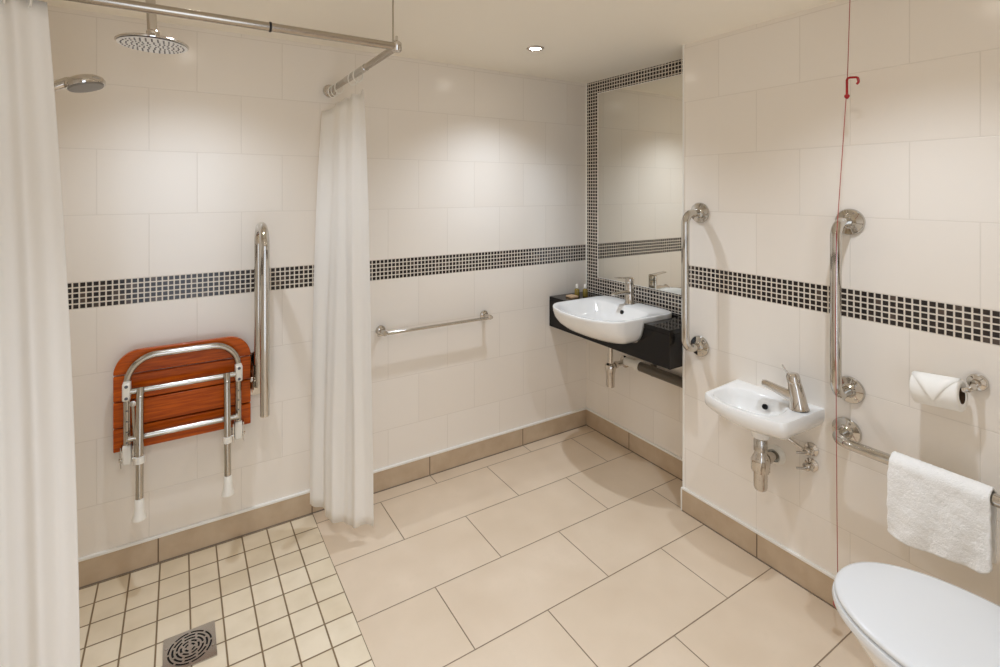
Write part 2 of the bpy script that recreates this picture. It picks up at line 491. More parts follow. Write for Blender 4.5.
b = BM(); tube(b, fillet([(fx0, yf, .475), (fx0, yf, ft), (fx1, yf, ft), (fx1, yf, .475)], .095, 12), .0125, 16)
for x in (fx0, fx1):
    for z in (.545, .585, .625, .665):
        lathe(b, (x, yf - .0118, z), (0, -1, 0), [(0, 0), (.0035, 0), (.0030, .0012), (0, .0012)], 10, 1)
finish('back_frame', b, [M['alu'], M['nozzle']], e)
b = BM(); tube(b, [(fx0, 2.293, .742), (fx1, 2.293, .742)], .0115, 16); finish('crossbar', b, M['alu'], e)
b = BM(); tube(b, [(fx0 + .005, 2.30, .563), (fx1 - .005, 2.30, .563)], .0115, 16); finish('crossbar', b, M['alu'], e)
for x in (fx0, fx1):
    b = BM(); box(b, x - .013, x + .013, yf - .043, yf + .014, .711, .777)
    j = finish('pivot_bracket', b, M['white_plastic'], e, True, 40, .006)
    for z in (.722, .766):
        b = BM(); lathe(b, (x, yf - .043, z), (0, -1, 0), [(0, 0), (.006, 0), (.005, .002), (0, .002)], 12)
        finish('bolt', b, M['nozzle'], j)
    b = BM(); box(b, x - .0145, x + .0145, yf - .02, yf + .018, .462, .535); finish('hinge_block', b, M['white_plastic'], e, True, 40, .006)
    b = BM(); box(b, x - .024, x + .024, YB - .004, YB, .43, .56); box(b, x - .021, x - .018, yf - .012, YB - .003, .452, .53); box(b, x + .018, x + .021, yf - .012, YB - .003, .452, .53)
    cyl(b, (x - .026, yf, .478), (x + .026, yf, .478), .006, n=14)
    finish('wall_bracket', b, M['steel'], e, True, 40)
for x, s in ((-.128, 1), (.163, -1)):
    b = BM()
    tube(b, fillet([(x, 2.287, .75), (x, 2.268, .72), (x, 2.225, .335)], .02, 5), .0125, 16)
    for k in range(5):
        z = .49 - k * .027; y = 2.2255 + (z - .335) * .112 - .0122
        lathe(b, (x, y, z), (0, -1, 0), [(0, 0), (.003, 0), (0, .001)], 8, 1)
    lg = finish('leg', b, [M['alu'], M['dark']], e)
    b = BM(); lathe(b, (x, 2.244, .513), (0, -.09, -1), [(.013, 0), (.0165, .002), (.0165, .024), (.013, .026)], 18); finish('clip', b, M['white_plastic'], lg)
    b = BM(); lathe(b, (x, 2.2265, .365), (0, -.07, -1), [(.013, 0), (.015, .003), (.016, .032), (.0165, .034), (.018, .052), (.023, .064), (.0235, .072), (.02, .074), (0, .074)], 22); finish('rubber_foot', b, M['white_plastic'], lg)
b = BM(); tube(b, [(-.151, 2.288, .70), (-.148, 2.29, .62), (-.144, 2.30, .51)], .006, 10); lathe(b, (-.151, 2.283, .70), (0, -1, 0), [(0, 0), (.011, 0), (.011, .008), (0, .009)], 14)
finish('stay', b, M['alu'], e)

# ------------------------------------------------------------------ folded-up drop-down rail beside the seat
rx = .288
e = empty('drop_down_support_rail', (rx, YB, .62), 'tall chrome hinged support rail folded upright beside the shower seat', 'grab rail')
b = BM(); tube(b, fillet([(rx, 2.325, .66), (rx, 2.325, 1.352), (rx, 2.14, 1.352), (rx, 2.14, .61)], .09, 14), .0175, 20); finish('arm', b, M['steel'], e)
b = BM(); box(b, rx - .045, rx + .045, YB - .006, YB, .60, .79); finish('wall_plate', b, M['steel'], e, True, 40, .002)
b = BM()
for s in (-1, 1): box(b, rx + s * .024 - .003, rx + s * .024 + .003, 2.30, YB - .005, .645, .755)
cyl(b, (rx - .034, 2.325, .695), (rx + .034, 2.325, .695), .012, n=18, bev=.002); finish('hinge', b, M['chrome'], e)
for z in (.625, .765):
    for s in (-1, 1):
        b = BM(); lathe(b, (rx + s * .034, YB - .006, z), (0, -1, 0), [(0, 0), (.008, 0), (.006, .004), (0, .0045)], 14)
        finish('screw', b, M['chrome'], e)
b = BM(); lathe(b, (rx, 2.14, .61), (0, 0, -1), [(.0178, -.004), (.0178, .003), (.012, .006), (0, .006)], 18); finish('end_cap', b, M['chrome'], e)

# ------------------------------------------------------------------ curtain rail and curtains
RY, RX, RZ = 1.545, .607, 1.968
e = empty('shower_curtain_rail', (RX, RY, RZ), 'L-shaped chrome shower curtain rail hung below the ceiling', 'curtain rail')
b = BM(); tube(b, [(XL, RY, RZ), (RX - .01, RY, RZ)], .0125, 18); finish('long_rail', b, M['rail'], e)
b = BM(); tube(b, [(RX, RY - .005, RZ), (RX, YB, RZ)], .0125, 18); finish('short_rail', b, M['rail'], e)
b = BM(); lathe(b, (.222, RY, RZ), (1, 0, 0), [(.0125, -.003), (.0145, -.003), (.0145, .003), (.0125, .003)], 20); finish('joint_band', b, M['blackband'], e)
b = BM(); lathe(b, (RX, 1.86, RZ), (0, 1, 0), [(.0125, 0), (.0142, .001), (.0142, .26), (.0125, .261)], 20); finish('sleeve', b, M['brushed'], e)
b = BM(); lathe(b, (RX, RY, RZ), (0, 0, 1), [(.0, -.017), (.012, -.017), (.016, -.012), (.016, .012), (.010, .018), (.004, .02), (.004, .035), (0, .035)], 20); finish('corner_joint', b, M['chrome'], e)
b = BM(); cyl(b, (RX - .009, RY + .01, RZ + .012), (RX - .009, RY + .01, ZC), .0024, n=10); lathe(b, (RX - .009, RY + .01, ZC), (0, 0, -1), [(.02, 0), (.02, .004), (.006, .01)], 18); finish('ceiling_hanger', b, M['rope'], e)
for p, d in (((XL, RY, RZ), (1, 0, 0)), ((RX, YB, RZ), (0, -1, 0))):
    b = BM(); lathe(b, p, d, [(.03, 0), (.03, .006), (.024, .012), (.018, .024), (.0128, .026)], 28); finish('wall_socket', b, M['chrome'], e)

def curtain(name, label, path, ztop, zbot, rings_at, loose=None):
    """path(s, t): plan position, s along the curtain 0..1, t down 0..1"""
    NS, NTT = 150, 44
    b = BM(); g = []
    for j in range(NTT + 1):
        t = j / NTT; row = []
        for i in range(NS + 1):
            s = i / NS; x, y = path(s, t)
            zt = ztop - (loose(s) if loose else 0)
            z = zt + (zbot(s) - zt) * t
            row.append(b.verts.new((x, y, z)))
        g.append(row)
    for j in range(NTT):
        for i in range(NS):
            b.faces.new((g[j][i], g[j][i + 1], g[j + 1][i + 1], g[j + 1][i]))
    e = empty(name, (path(.5, 0)[0], path(.5, 0)[1], ztop), label, 'shower curtain', 'shower curtains')
    o = finish('fabric', b, M['curtain'], e, True, 180)
    sm = o.modifiers.new('thick', 'SOLIDIFY'); sm.thickness = .0012; sm.offset = 0
    for p in rings_at:
        b = BM(); d = p[1]; c = Vector(p[0]); n = 20
        a = Vector(d).normalized(); u, v = frame_of(a)
        cc = c - Vector((0, 0, .012))
        rp = [cc + (u * math.cos(2 * PI * k / n) * .019 + v * math.sin(2 * PI * k / n) * .027) for k in range(n)]
        rings = []
        for k in range(n):
            q = (rp[k] - cc).normalized()
            rings.append([b.verts.new(rp[k] + (q * math.cos(w) + a * math.sin(w)) * .0026) for w in (0, PI / 3, 2 * PI / 3, PI, 4 * PI / 3, 5 * PI / 3)])
        for k in range(n):
            R, S = rings[k], rings[(k + 1) % n]
            for w in range(6): b.faces.new((R[w], R[(w + 1) % 6], S[(w + 1) % 6], S[w]))
        finish('curtain_ring', b, M['white_plastic'], e)
    return e

def fold(s, n, amp, ph=0.):
    return amp * (math.sin(2 * PI * n * s + ph) + .35 * math.sin(2 * PI * n * 2.3 * s + 1.3 + ph))

def path_far(s, t):
    # s=0 near end (right edge in the photo), s=1 at the back wall
    top = Vector((.607 - .042 * max(0, s - .55) ** 2 / .2, 1.905 + .462 * s)); tt = min(1, t * 1.15) ** .75
    bot = Vector((.702 - .205 * s, 2.06 + .245 * s))
    p = top.lerp(bot, tt)
    d = Vector((1, 0)).lerp(Vector((.74, .67)), tt).normalized()
    a = fold(s, 2.6, .006 + .009 * tt, .6) * (1 if .04 < s < .97 else .5)
    a += .004 * math.sin(6 * t + 9 * s)
    return (p.x + d.x * a, min(p.y + d.y * a, YB - .014))
curtain('shower_curtain', 'white shower curtain gathered at the far end, beside the towel rail', path_far, 1.90,
        lambda s: .058 + .010 * math.sin(9 * s + 1) + .05 * max(0, s - .75) / .25, [((RX, y, RZ), (0.35, 1, .0)) for y in (1.96, 2.03, 2.235, 2.30, 2.345)],
        lambda s: .006 + .012 * abs(math.sin(PI * 4 * s)) + (.03 * max(0, s - .8) / .2))

def path_near(s, t):
    x = -.209 - .381 * s - .063 * (1 - t) ** 2 * (1 - s)
    y = RY + fold(s, 3.4, .012 + .008 * t, 1.1) + .004 * math.sin(5 * t + 8 * s)
    return (x, y)
curtain('shower_curtain', 'white shower curtain in the left foreground, gathered at the left wall', path_near, 1.948,
        lambda s: .05, [((x, RY, RZ), (1, .3, 0)) for x in (-.30, -.345, -.40, -.455, -.51, -.56)])

# ------------------------------------------------------------------ towel rail on the back wall
tz = .796
e = empty('towel_rail', (1.15, YB, tz), 'slim chrome towel rail on the back wall, holding nothing', 'towel rail')
b = BM(); cyl(b, (.822, YB - .062, tz), (1.482, YB - .062, tz), .008, n=16, bev=.002); finish('bar', b, M['steel'], e)
for x in (.858, 1.462):
    b = BM(); lathe(b, (x, YB, tz + .004), (0, -1, 0), [(.024, 0), (.024, .007), (.020, .011), (.011, .014), (.0095, .05), (.0125, .053), (.0125, .072), (.009, .075), (0, .075)], 24); finish('wall_mount', b, M['chrome'], e)

# ------------------------------------------------------------------ vanity counter, basin, tap, mirror
CT, CB, CXF = .853, .673, 1.93
BYC, BHW, RIM, BXC = 1.937, .245, .870, 1.822
def basin_outline(k, n=72):
    """k = (front factor, width factor) of the D-shaped plan;  returns (x, y) list"""
    fx, fw = k; pts = []
    for i in range(n):
        a = 2 * PI * i / n; ca, sa = math.cos(a), math.sin(a)
        sh = .10 * (1 - fx)
        if ca >= 0: x = BXC + sh + abs(ca) ** .2 * (.368 - sh)      # straight sides, square back
        else: x = BXC + sh - abs(ca) * .142 * (.25 + .75 * fx)
        y = BYC + math.copysign(abs(sa) ** (.25 if ca >= 0 else 1.), sa) * BHW * fw * (1 + (.06 * abs(ca) ** .5 if ca > 0 else 0))
        pts.append((x, y))
    return pts
prof = [((1, 1), RIM), ((1, 1), RIM - .008), ((.99, .995), .848), ((.94, .985), .820), ((.83, .955), .792), ((.65, .90), .766), ((.42, .80), .745), ((.18, .66), .735), ((.04, .4), .732)]
def body_halfwidth(z):      # y half-width of the basin where it passes through the counter front
    for (k0, z0), (k1, z1) in zip(prof, prof[1:]):
        if z1 <= z <= z0:
            t = (z0 - z) / (z0 - z1) if z0 > z1 else 0
            return BHW * 1.06 * (k0[1] + (k1[1] - k0[1]) * t) + .001
    return 0
e = empty('vanity_counter', (2.08, 1.96, CB), 'black gloss counter fitted wall to wall in the mirror recess', 'vanity counter')
b = BM(); y0, y1 = YE + .003, YB - .002; xb = X1 - .001
hw0 = body_halfwidth(.85)
prism(b, [(CXF, y1), (xb, y1), (xb, y0), (CXF, y0), (CXF, BYC - hw0), (2.19, BYC - hw0), (2.19, BYC + hw0), (CXF, BYC + hw0)], 'z', CT - .022, CT)
finish('worktop', b, M['black'], e, True, 30, .0015)
b = BM(); zz = [CT - .0225 - (CT - .0225 - .7315) * k / 16 for k in range(17)]
notch = [(BYC + body_halfwidth(z), z) for z in zz] + [(BYC - body_halfwidth(z), z) for z in reversed(zz)]
prism(b, [(y0, CT - .0225), (y0, CB), (y1, CB), (y1, CT - .0225)] + notch, 'x', CXF, CXF + .02)
finish('apron', b, M['black'], e, True, 30)
for ya, yb2 in ((y0, y0 + .018), (y1 - .018, y1)):
    b = BM(); box(b, CXF + .0202, xb, ya, yb2, CB, CT - .0225); finish('end_panel', b, M['black'], e, False)

def ring3(pts, z): return [(x, y, z) for x, y in pts]
e = empty('semi_recessed_basin', (1.9, BYC, RIM), 'large white semi-recessed washbasin set in the black counter', 'washbasin')
def inner(k, n=72):
    pts = []
    for i in range(n):
        a = 2 * PI * i / n; ca, sa = math.cos(a), math.sin(a)
        x = 1.865 + .05 * k + math.copysign(abs(ca) ** (.45 if ca > 0 else .95), ca) * (.20 if ca > 0 else .158) * (1 - k)
        y = BYC + math.copysign(abs(sa) ** (.45 if ca > 0 else .95), sa) * .222 * (1 - k)
        pts.append((x, y))
    return pts
def shrink(pts, d):
    return [(1.9 + (x - 1.9) * (1 - d), BYC + (y - BYC) * (1 - d)) for x, y in pts]
b = BM()
rings = [ring3(basin_outline(k), z) for k, z in reversed(prof)]
rings += [ring3(shrink(basin_outline((1, 1)), .012), RIM + .003), ring3(shrink(basin_outline((1, 1)), .03), RIM + .003)]
rings += [ring3(inner(-.03), RIM + .001), ring3(inner(.0), RIM - .006), ring3(inner(.07), .85), ring3(inner(.16), .822), ring3(inner(.30), .795), ring3(inner(.5), .777), ring3(inner(.72), .768), ring3(inner(.92), .764)]
loft(b, rings); finish('bowl', b, M['ceramic'], e, True, 60)
b = BM(); lathe(b, (2.0475, BYC - .008, .840), (-1, 0, .3), [(0, -.002), (.011, -.002), (.011, .003), (.008, .0035), (.0075, .001), (0, .001)], 20); finish('overflow', b, M['dark'], e)
b = BM(); lathe(b, (1.92, BYC, .764), (0, 0, 1), [(.024, 0), (.022, .004), (.016, .005), (0, .004)], 24); finish('waste_plug', b, M['chrome'], e)

tx, ty, tz0 = 2.132, 1.952, RIM + .003
e = empty('basin_mixer_tap', (tx, ty, tz0), 'chrome mixer tap with flat lever on the large basin', 'tap')
b = BM(); lathe(b, (tx, ty, tz0), (0, 0, 1), [(.027, 0), (.027, .004), (.024, .008), (.023, .06), (.0235, .108), (.0215, .112), (0, .112)], 32); finish('body', b, M['chrome'], e)
b = BM()
rings = []
for x, z, w, h in ((tx - .01, .062, .018, .012), (tx - .06, .066, .0165, .009), (tx - .105, .064, .015, .007), (tx - .128, .060, .014, .006)):
    rings.append([(x, ty + w * math.copysign(abs(math.cos(a)) ** .5, math.cos(a)), tz0 + z + h * math.copysign(abs(math.sin(a)) ** .5, math.sin(a))) for a in [2 * PI * k / 20 for k in range(20)]])
loft(b, rings); finish('spout', b, M['chrome'], e)
b = BM(); lathe(b, (tx, ty, tz0 + .112), (0, 0, 1), [(.023, 0), (.0235, .003), (.0235, .026), (.019, .031), (0, .032)], 28)
rings = []
for x, z, w, h in ((tx + .012, .141, .019, .004), (tx - .03, .143, .018, .0038), (tx - .08, .148, .016, .0034), (tx - .105, .150, .014, .003)):
    rings.append([(x, ty + w * math.copysign(abs(math.cos(a)) ** .6, math.cos(a)), tz0 + z + h * math.sin(a)) for a in [2 * PI * k / 16 for k in range(16)]])
loft(b, rings); finish('lever', b, M['chrome'], e)

e = empty('bottle_trap', (2.1, 2.065, .50), 'slim chrome bottle trap hanging under the black counter', 'bottle trap')
b = BM(); cyl(b, (2.1, 2.065, .50), (2.1, 2.065, .731), .0145, n=20); finish('tail_pipe', b, M['chrome'], e)
b = BM(); lathe(b, (2.1, 2.065, .376), (0, 0, 1), [(0, 0), (.012, .001), (.0225, .006), (.024, .014), (.025, .085), (.028, .09), (.030, .108), (.030, .128), (.025, .134), (.015, .14)], 26); finish('cup', b, M['chrome'], e)
b = BM(); tube(b, [(2.1, 2.065, .497), (2.225, 2.075, .497)], .0145, 18); lathe(b, (2.128, 2.067, .497), (1, .05, 0), [(.015, 0), (.021, .002), (.021, .02), (.015, .022)], 20); finish('outlet_arm', b, M['chrome'], e)
b = BM(); lathe(b, (X1, 2.077, .497), (-1, 0, 0), [(.034, 0), (.034, .004), (.022, .012), (.0148, .013)], 26); finish('wall_flange', b, M['chrome'], e)

e = empty('waste_pipe', (X1 - .035, 1.76, .515), 'dark grey waste pipe running along the wall below the counter', 'pipe')
b = BM(); tube(b, [(X1 - .034, 1.945, .517), (X1 - .034, YE + .002, .517)], .026, 22); finish('pipe', b, M['pipe'], e)
b = BM(); lathe(b, (X1 - .034, 1.94, .517), (0, 1, 0), [(.027, -.006), (.031, -.004), (.031, .02), (.022, .026), (.021, .085), (.024, .09), (.024, .10), (0, .10)], 24); finish('coupling', b, M['white_plastic'], e)
for y in (1.62, 1.86):
    b = BM(); box(b, X1 - .03, X1, y - .008, y + .008, .485, .549); finish('clip', b, M['pipe'], e)

my0, my1, mz0, mz1 = YE + .012, 2.293, .96, 2.098
e = empty('wall_mirror', (X1, 1.9, mz0), 'tall frameless mirror bordered by black mosaic tiles above the counter', 'mirror')
b = BM(); box(b, X1 - .006, X1 - .0005, my0, my1, mz0, mz1); finish('glass', b, M['mirror'], e, False)
b = BM(); t = .0035
for (a0, a1, c0, c1) in ((my0 - t, my0, mz0 - t, mz1 + t), (my1, my1 + t, mz0 - t, mz1 + t), (my0, my1, mz0 - t, mz0), (my0, my1, mz1, mz1 + t)):
    box(b, X1 - .0065, X1, a0, a1, c0, c1)
finish('edge_strip', b, M['white_trim'], e, False)

for (x, y, lab) in ((2.082, 2.325, 'small amber toiletry bottle on the counter, nearer the corner wall'), (2.122, 2.296, 'small amber toiletry bottle on the counter, nearer the mirror')):
    e = empty('toiletry_bottle', (x, y, CT), lab, 'bottle', 'toiletry bottles on the counter')
    b = BM(); lathe(b, (x, y, CT), (0, 0, 1), [(0, 0), (.0145, 0), (.0155, .002), (.0155, .034), (.013, .041), (.006, .045), (.006, .048), (0, .048)], 20); finish('body', b, M['amber'], e)
    b = BM(); lathe(b, (x, y, CT + .047), (0, 0, 1), [(0, 0), (.0085, 0), (.0085, .022), (.007, .024), (0, .024)], 18); finish('cap', b, M['white_plastic'], e)
b = BM(); box(b, 2.0, 2.05, 2.275, 2.335, CT, CT + .012); tag(finish('soap_packet', b, M['soap'], None, True, 40, .003), 'flat beige soap packet lying on the counter beside the bottles', 'soap')

# ------------------------------------------------------------------ grab rails on the right wall
def grab(name, label, p, q, out):
    p = Vector(p); q = Vector(q)
    e = empty(name, p, label, 'grab rail', 'curved chrome grab rails')
    o = Vector((-out, 0, 0))
    b = BM(); tube(b, fillet([p + Vector((-.004, 0, 0)), p + o, q + o, q + Vector((-.004, 0, 0))], .052, 12), .017, 22); finish('bar', b, M['steel'], e)
    for w in (p, q):
        b = BM(); lathe(b, w, (-1, 0, 0), [(.046, 0), (.046, .006), (.043, .010), (.024, .014), (.0195, .02), (.0175, .022)], 36); f = finish('flange', b, M['steel'], e)
        for k in range(3):
            b = BM(); a = PI / 2 + 2 * PI * k / 3 + .4; lathe(b, w + Vector((-.0112, .033 * math.cos(a), .033 * math.sin(a))), (-1, 0, 0), [(0, 0), (.0045, 0), (.0035, .002), (0, .0022)], 12)
            finish('screw', b, M['brushed'], f)
    return e
GO = .104
grab('grab_rail', 'vertical chrome grab rail between the mirror and the small hand basin', (X0, 1.437, .792), (X0, 1.437, 1.397), GO)
grab('grab_rail', 'vertical chrome grab rail beside the red cord, right of the small hand basin', (X0, .843, .797), (X0, .843, 1.388), GO)
grab('grab_rail', 'horizontal chrome grab rail above the toilet with a towel draped over it', (X0, .853, .648), (X0, .22, .648), GO)

# towel folded over the horizontal rail
rxx, rzz = X0 - GO, .648
def towel():
    NS, NTn = 56, 74
    b = BM(); g = []
    th = .0185 + .004
    back = .19
    for i in range(NTn + 1):
        t = i / NTn; row = []
        for j in range(NS + 1):
            s = j / NS; y = .684 - .228 * s
            front = .214 - .004 * s + .006 * math.sin(6 * s) - .02 * max(0, 1 - s / .12) ** 2 * .3 - .030 * max(0, (s - .86) / .14) ** 2.2
            L = back + PI * th + front; l = t * L
            if l < back: x, z = rxx + th, rzz - (back - l)
            elif l < back + PI * th:
                a = (l - back) / th; x, z = rxx + th * math.cos(a), rzz + th * math.sin(a)
            else:
                d = l - back - PI * th; x, z = rxx - th - .012 * (d / front) * (.6 + .4 * math.sin(5 * s + 1)), rzz - d
                y += -.010 * (d / front) * (s - .2)
                x -= .004 * math.sin(17 * s + 2 * d * 10) * d / front
            p = Vector((x, y, z)); nz = noise.noise(p * 30) * .0022 + noise.noise(p * 130) * .0012
            row.append(b.verts.new((x - (nz if l > back else -nz), y + nz, z + nz * .6)))
        g.append(row)
    for i in range(NTn):
        for j in range(NS): b.faces.new((g[i][j], g[i][j + 1], g[i + 1][j + 1], g[i + 1][j]))
    o = finish('hand_towel', b, M['towel'], None, True, 180)
    s = o.modifiers.new('thick', 'SOLIDIFY'); s.thickness = .009; s.offset = 1
    sb = o.modifiers.new('sub', 'SUBSURF'); sb.levels = 1; sb.render_levels = 1
    tex = bpy.data.textures.new('pile', 'CLOUDS'); tex.noise_scale = .006; tex.noise_depth = 1
    d = o.modifiers.new('pile', 'DISPLACE'); d.texture = tex; d.strength = .0022; d.mid_level = .5; d.texture_coords = 'GLOBAL'
    tag(o, 'white terry hand towel folded over the horizontal grab rail', 'towel')
towel()

# toilet roll holder and roll
fy, fz, px, pz = .513, .932, 1.955, .914
e = empty('toilet_roll_holder', (X0, fy, fz), 'chrome toilet roll holder on the right wall carrying a paper roll', 'toilet roll holder')
b = BM(); lathe(b, (X0, fy, fz), (-1, 0, 0), [(.024, 0), (.024, .010), (.021, .014), (.0115, .016), (.0105, .03)], 28); finish('wall_rose', b, M['chrome'], e)
b = BM(); tube(b, fillet([(X0 - .012, fy, fz), (px, fy, pz + .006), (px, .634, pz - .012)], .018, 8), .0075, 14); lathe(b, (px, .630, pz - .012), (0, 1, -.09), [(.0076, 0), (.010, .001), (.010, .008), (.007, .011), (0, .011)], 16); finish('arm', b, M['chrome'], e)
cz = pz - .019
e = empty('toilet_roll', (px, .584, cz), 'white toilet paper roll with its end folded to a point', 'toilet roll')
b = BM(); ro, ri = .046, .0225
TILT = Matrix.Translation((px, .584, cz)) @ Matrix.Rotation(math.radians(-5.5), 4, 'X') @ Matrix.Translation((-px, -.584, -cz))
lathe(b, (px, .529, cz), (0, 1, 0), [(ri + .001, .002), (ri + .003, 0), (ro - .003, 0), (ro, .003), (ro, .107), (ro - .003, .11), (ri + .003, .11), (ri + .001, .108)], 48, 0, True); bm_t(b, TILT); finish('paper', b, M['paper'], e, True, 50)
b = BM(); n = 32
R = []
for rr, yy in ((ri + .0012, .5292), (ri + .0012, .6388), (ri, .6388), (ri, .5292)):
    R.append([(px + rr * math.cos(2 * PI * k / n), yy, cz + rr * math.sin(2 * PI * k / n)) for k in range(n)])
loft(b, R + [R[0]], False, False); bm_t(b, TILT); finish('core', b, M['card'], e)
b = BM(); g = []
NA = 24; a_top, a_tip = math.radians(70), math.radians(205)
for i in range(NA + 1):
    t = i / NA; a = a_top + (a_tip - a_top) * t
    w = 1. if t < .30 else 1 - (t - .30) / .70
    w = max(w, .015); r = ro + .0012 + .0022 * t
    g.append([b.verts.new((px + r * math.cos(a), .584 + .0545 * w * q, cz + r * math.sin(a))) for q in (-1, -.5, 0, .5, 1)])
for i in range(NA):
    for j in range(4): b.faces.new((g[i][j], g[i][j + 1], g[i + 1][j + 1], g[i + 1][j]))
bm_t(b, TILT)
o = finish('folded_end', b, M['paper'], e, True, 180); s = o.modifiers.new('thick', 'SOLIDIFY'); s.thickness = .0008

# ------------------------------------------------------------------ small hand basin
HR, HYC = .698, 1.093
def hb_outline(n=96):
    """tapered rectangle with a bowed front, rounded front corners"""
    P = [(X0, HYC - .169), (1.775, HYC - .158)]
    fr = [(1.775 - .042 * math.cos((k / 10 - .5) * PI) ** .9 if 0 < k < 10 else 1.775, HYC - .158 + .31 * k / 10) for k in range(0, 11)]
    P = [Vector((X0, HYC - .169, 0))] + [Vector((x, y, 0)) for x, y in fr] + [Vector((X0, HYC + .169, 0))]
    Pf = fillet(P, [.022] + [0] * 9 + [.022], 6)
    L = [0]
    for a, c in zip(Pf, Pf[1:]): L.append(L[-1] + (c - a).length)
    m = int(n * .72); out = []
    for k in range(m):
        d = L[-1] * k / (m - 1); i = max(j for j in range(len(L)) if L[j] <= d + 1e-9); i = min(i, len(Pf) - 2)
        t = (d - L[i]) / max(L[i + 1] - L[i], 1e-9); p = Pf[i].lerp(Pf[i + 1], min(t, 1)); out.append((p.x, p.y))
    for k in range(1, n - m + 1):
        out.append((X0, HYC + .169 - .338 * k / (n - m + 1)))
    return out
HB = hb_outline()
def hbs(kx, ky, dx_=0.):      # shrink from the wall outwards / sideways
    return [(X0 + (x - X0) * kx + dx_, HYC + (y - HYC) * ky) for x, y in HB]
def hb_in(k):
    n = len(HB); pts = []
    for x, y in HB:
        yy = HYC + .012 + (y - HYC) * .88 * (1 - k)
        t = (X0 - x) / .275
        xx = 1.985 - .225 * (1 - k) * min(1., t * 1.02) - .06 * k
        pts.append((xx, yy))
    return pts
e = empty('hand_basin', (X0, HYC, HR), 'small white wall-hung hand basin beneath the mosaic band', 'hand basin')
b = BM()
rings = [ring3(hbs(.42, .30), .578), ring3(hbs(.50, .42), .585), ring3(hbs(.72, .74), .607), ring3(hbs(.90, .92), .635), ring3(hbs(.985, .985), .655), ring3(hbs(1, 1), .668), ring3(hbs(1, 1), HR - .006), ring3(hbs(.988, .99), HR),
         ]
# flat deck then bowl
def lerp2(A, B_, t): return [(a[0] + (c[0] - a[0]) * t, a[1] + (c[1] - a[1]) * t) for a, c in zip(A, B_)]
def bowl(k):
    """ellipse-like bowl outline matched point for point to HB by angle"""
    cx, cy = 1.862, HYC + .022; pts = []
    for x, y in HB:
        a = math.atan2((y - cy) / .150, (x - 1.885) / .125)
        ca, sa = math.cos(a), math.sin(a)
        pts.append((cx + math.copysign(abs(ca) ** .75, ca) * .095 * (1 - k), cy + math.copysign(abs(sa) ** .75, sa) * .125 * (1 - k)))
    return pts
rings += [ring3(lerp2(hbs(.988, .99), bowl(0), .15), HR), ring3(lerp2(hbs(.988, .99), bowl(0), .93), HR - .001), ring3(bowl(.03), HR - .006), ring3(bowl(.10), HR - .03), ring3(bowl(.22), HR - .06), ring3(bowl(.45), HR - .085), ring3(bowl(.8), HR - .094)]
loft(b, rings); finish('bowl', b, M['ceramic'], e, True, 50)
b = BM(); lathe(b, (1.934, HYC + .0, HR - .034), (-1, 0, .25), [(0, -.004), (.010, -.004), (.010, .003), (.0085, .004), (.007, .001), (0, .001)], 18); finish('overflow', b, M['dark'], e)
b = BM(); lathe(b, (1.868, HYC + .022, HR - .094), (0, 0, 1), [(.02, 0), (.019, .004), (.013, .005), (0, .004)], 22); finish('waste_plug', b, M['chrome'], e)
b = BM(); lathe(b, (1.926, HYC + .012, .545), (0, 0, 1), [(0, 0), (.030, 0), (.034, .012), (.038, .045), (.036, .05), (0, .05)], 26); finish('waste_boss', b, M['ceramic'], e)

T0 = Vector((1.942, .972, HR + .0005))
e = empty('hand_basin_tap', T0, 'chrome lever mixer tap at the right end of the small hand basin', 'tap')
b = BM()
tube(b, [T0, T0 + Vector((0, .001, .006)), T0 + Vector((0, .006, .04)), T0 + Vector((0, .013, .075)), T0 + Vector((0, .017, .090))], [.034, .031, .0275, .0245, .0225], 26)
finish('body', b, M['chrome'], e)
b = BM()
dirn = Vector((-.28, .96, 0)).normalized()
rings = []
sp = Vector((-dirn.y, dirn.x, 0))
for d, z, w, h in ((.0, .034, .022, .026), (.035, .043, .019, .021), (.075, .056, .0165, .0155), (.105, .065, .0155, .014), (.118, .066, .0135, .0115)):
    c = T0 + dirn * d + Vector((0, .003, z))
    rings.append([c + sp * (w * math.cos(a)) + Vector((0, 0, h * math.sin(a))) for a in [2 * PI * k / 18 for k in range(18)]])
loft(b, rings); finish('spout', b, M['chrome'], e)
b = BM(); lathe(b, T0 + Vector((0, .017, .090)), (0, .22, 1), [(.0225, 0), (.0232, .003), (.0225, .026), (.018, .034), (0, .037)], 24)
tube(b, [T0 + Vector((-.002, .03, .112)), T0 + Vector((-.006, .045, .128)), T0 + Vector((-.009, .056, .148))], [.0035, .003, .0028], 10); finish('lever', b, M['chrome'], e)

Tx, Ty = 1.926, HYC + .012
e = empty('bottle_trap', (Tx, Ty, .44), 'ribbed chrome bottle trap beneath the small hand basin', 'bottle trap')
b = BM(); lathe(b, (Tx, Ty, .490), (0, 0, 1), [(.018, 0), (.024, .002), (.024, .044), (.02, .05)], 24); finish('top_nut', b, M['brushed'], e)
b = BM(); n = 36; prof2 = [(.0, .338), (.014, .339), (.0215, .344), (.0245, .354), (.0255, .41), (.031, .414), (.032, .455), (.028, .470), (.023, .478), (.017, .492)]
rings = []
for r, z in prof2:
    rib = .10 if .41 < z < .47 else 0
    rings.append([(Tx + (r * (1 + rib * (.5 + .5 * math.cos(12 * 2 * PI * k / n)) - rib * .5) + 1e-5) * math.cos(2 * PI * k / n), Ty + (r * (1 + rib * (.5 + .5 * math.cos(12 * 2 * PI * k / n)) - rib * .5) + 1e-5) * math.sin(2 * PI * k / n), z) for k in range(n)])
loft(b, rings); finish('cup', b, M['chrome'], e, True, 50)
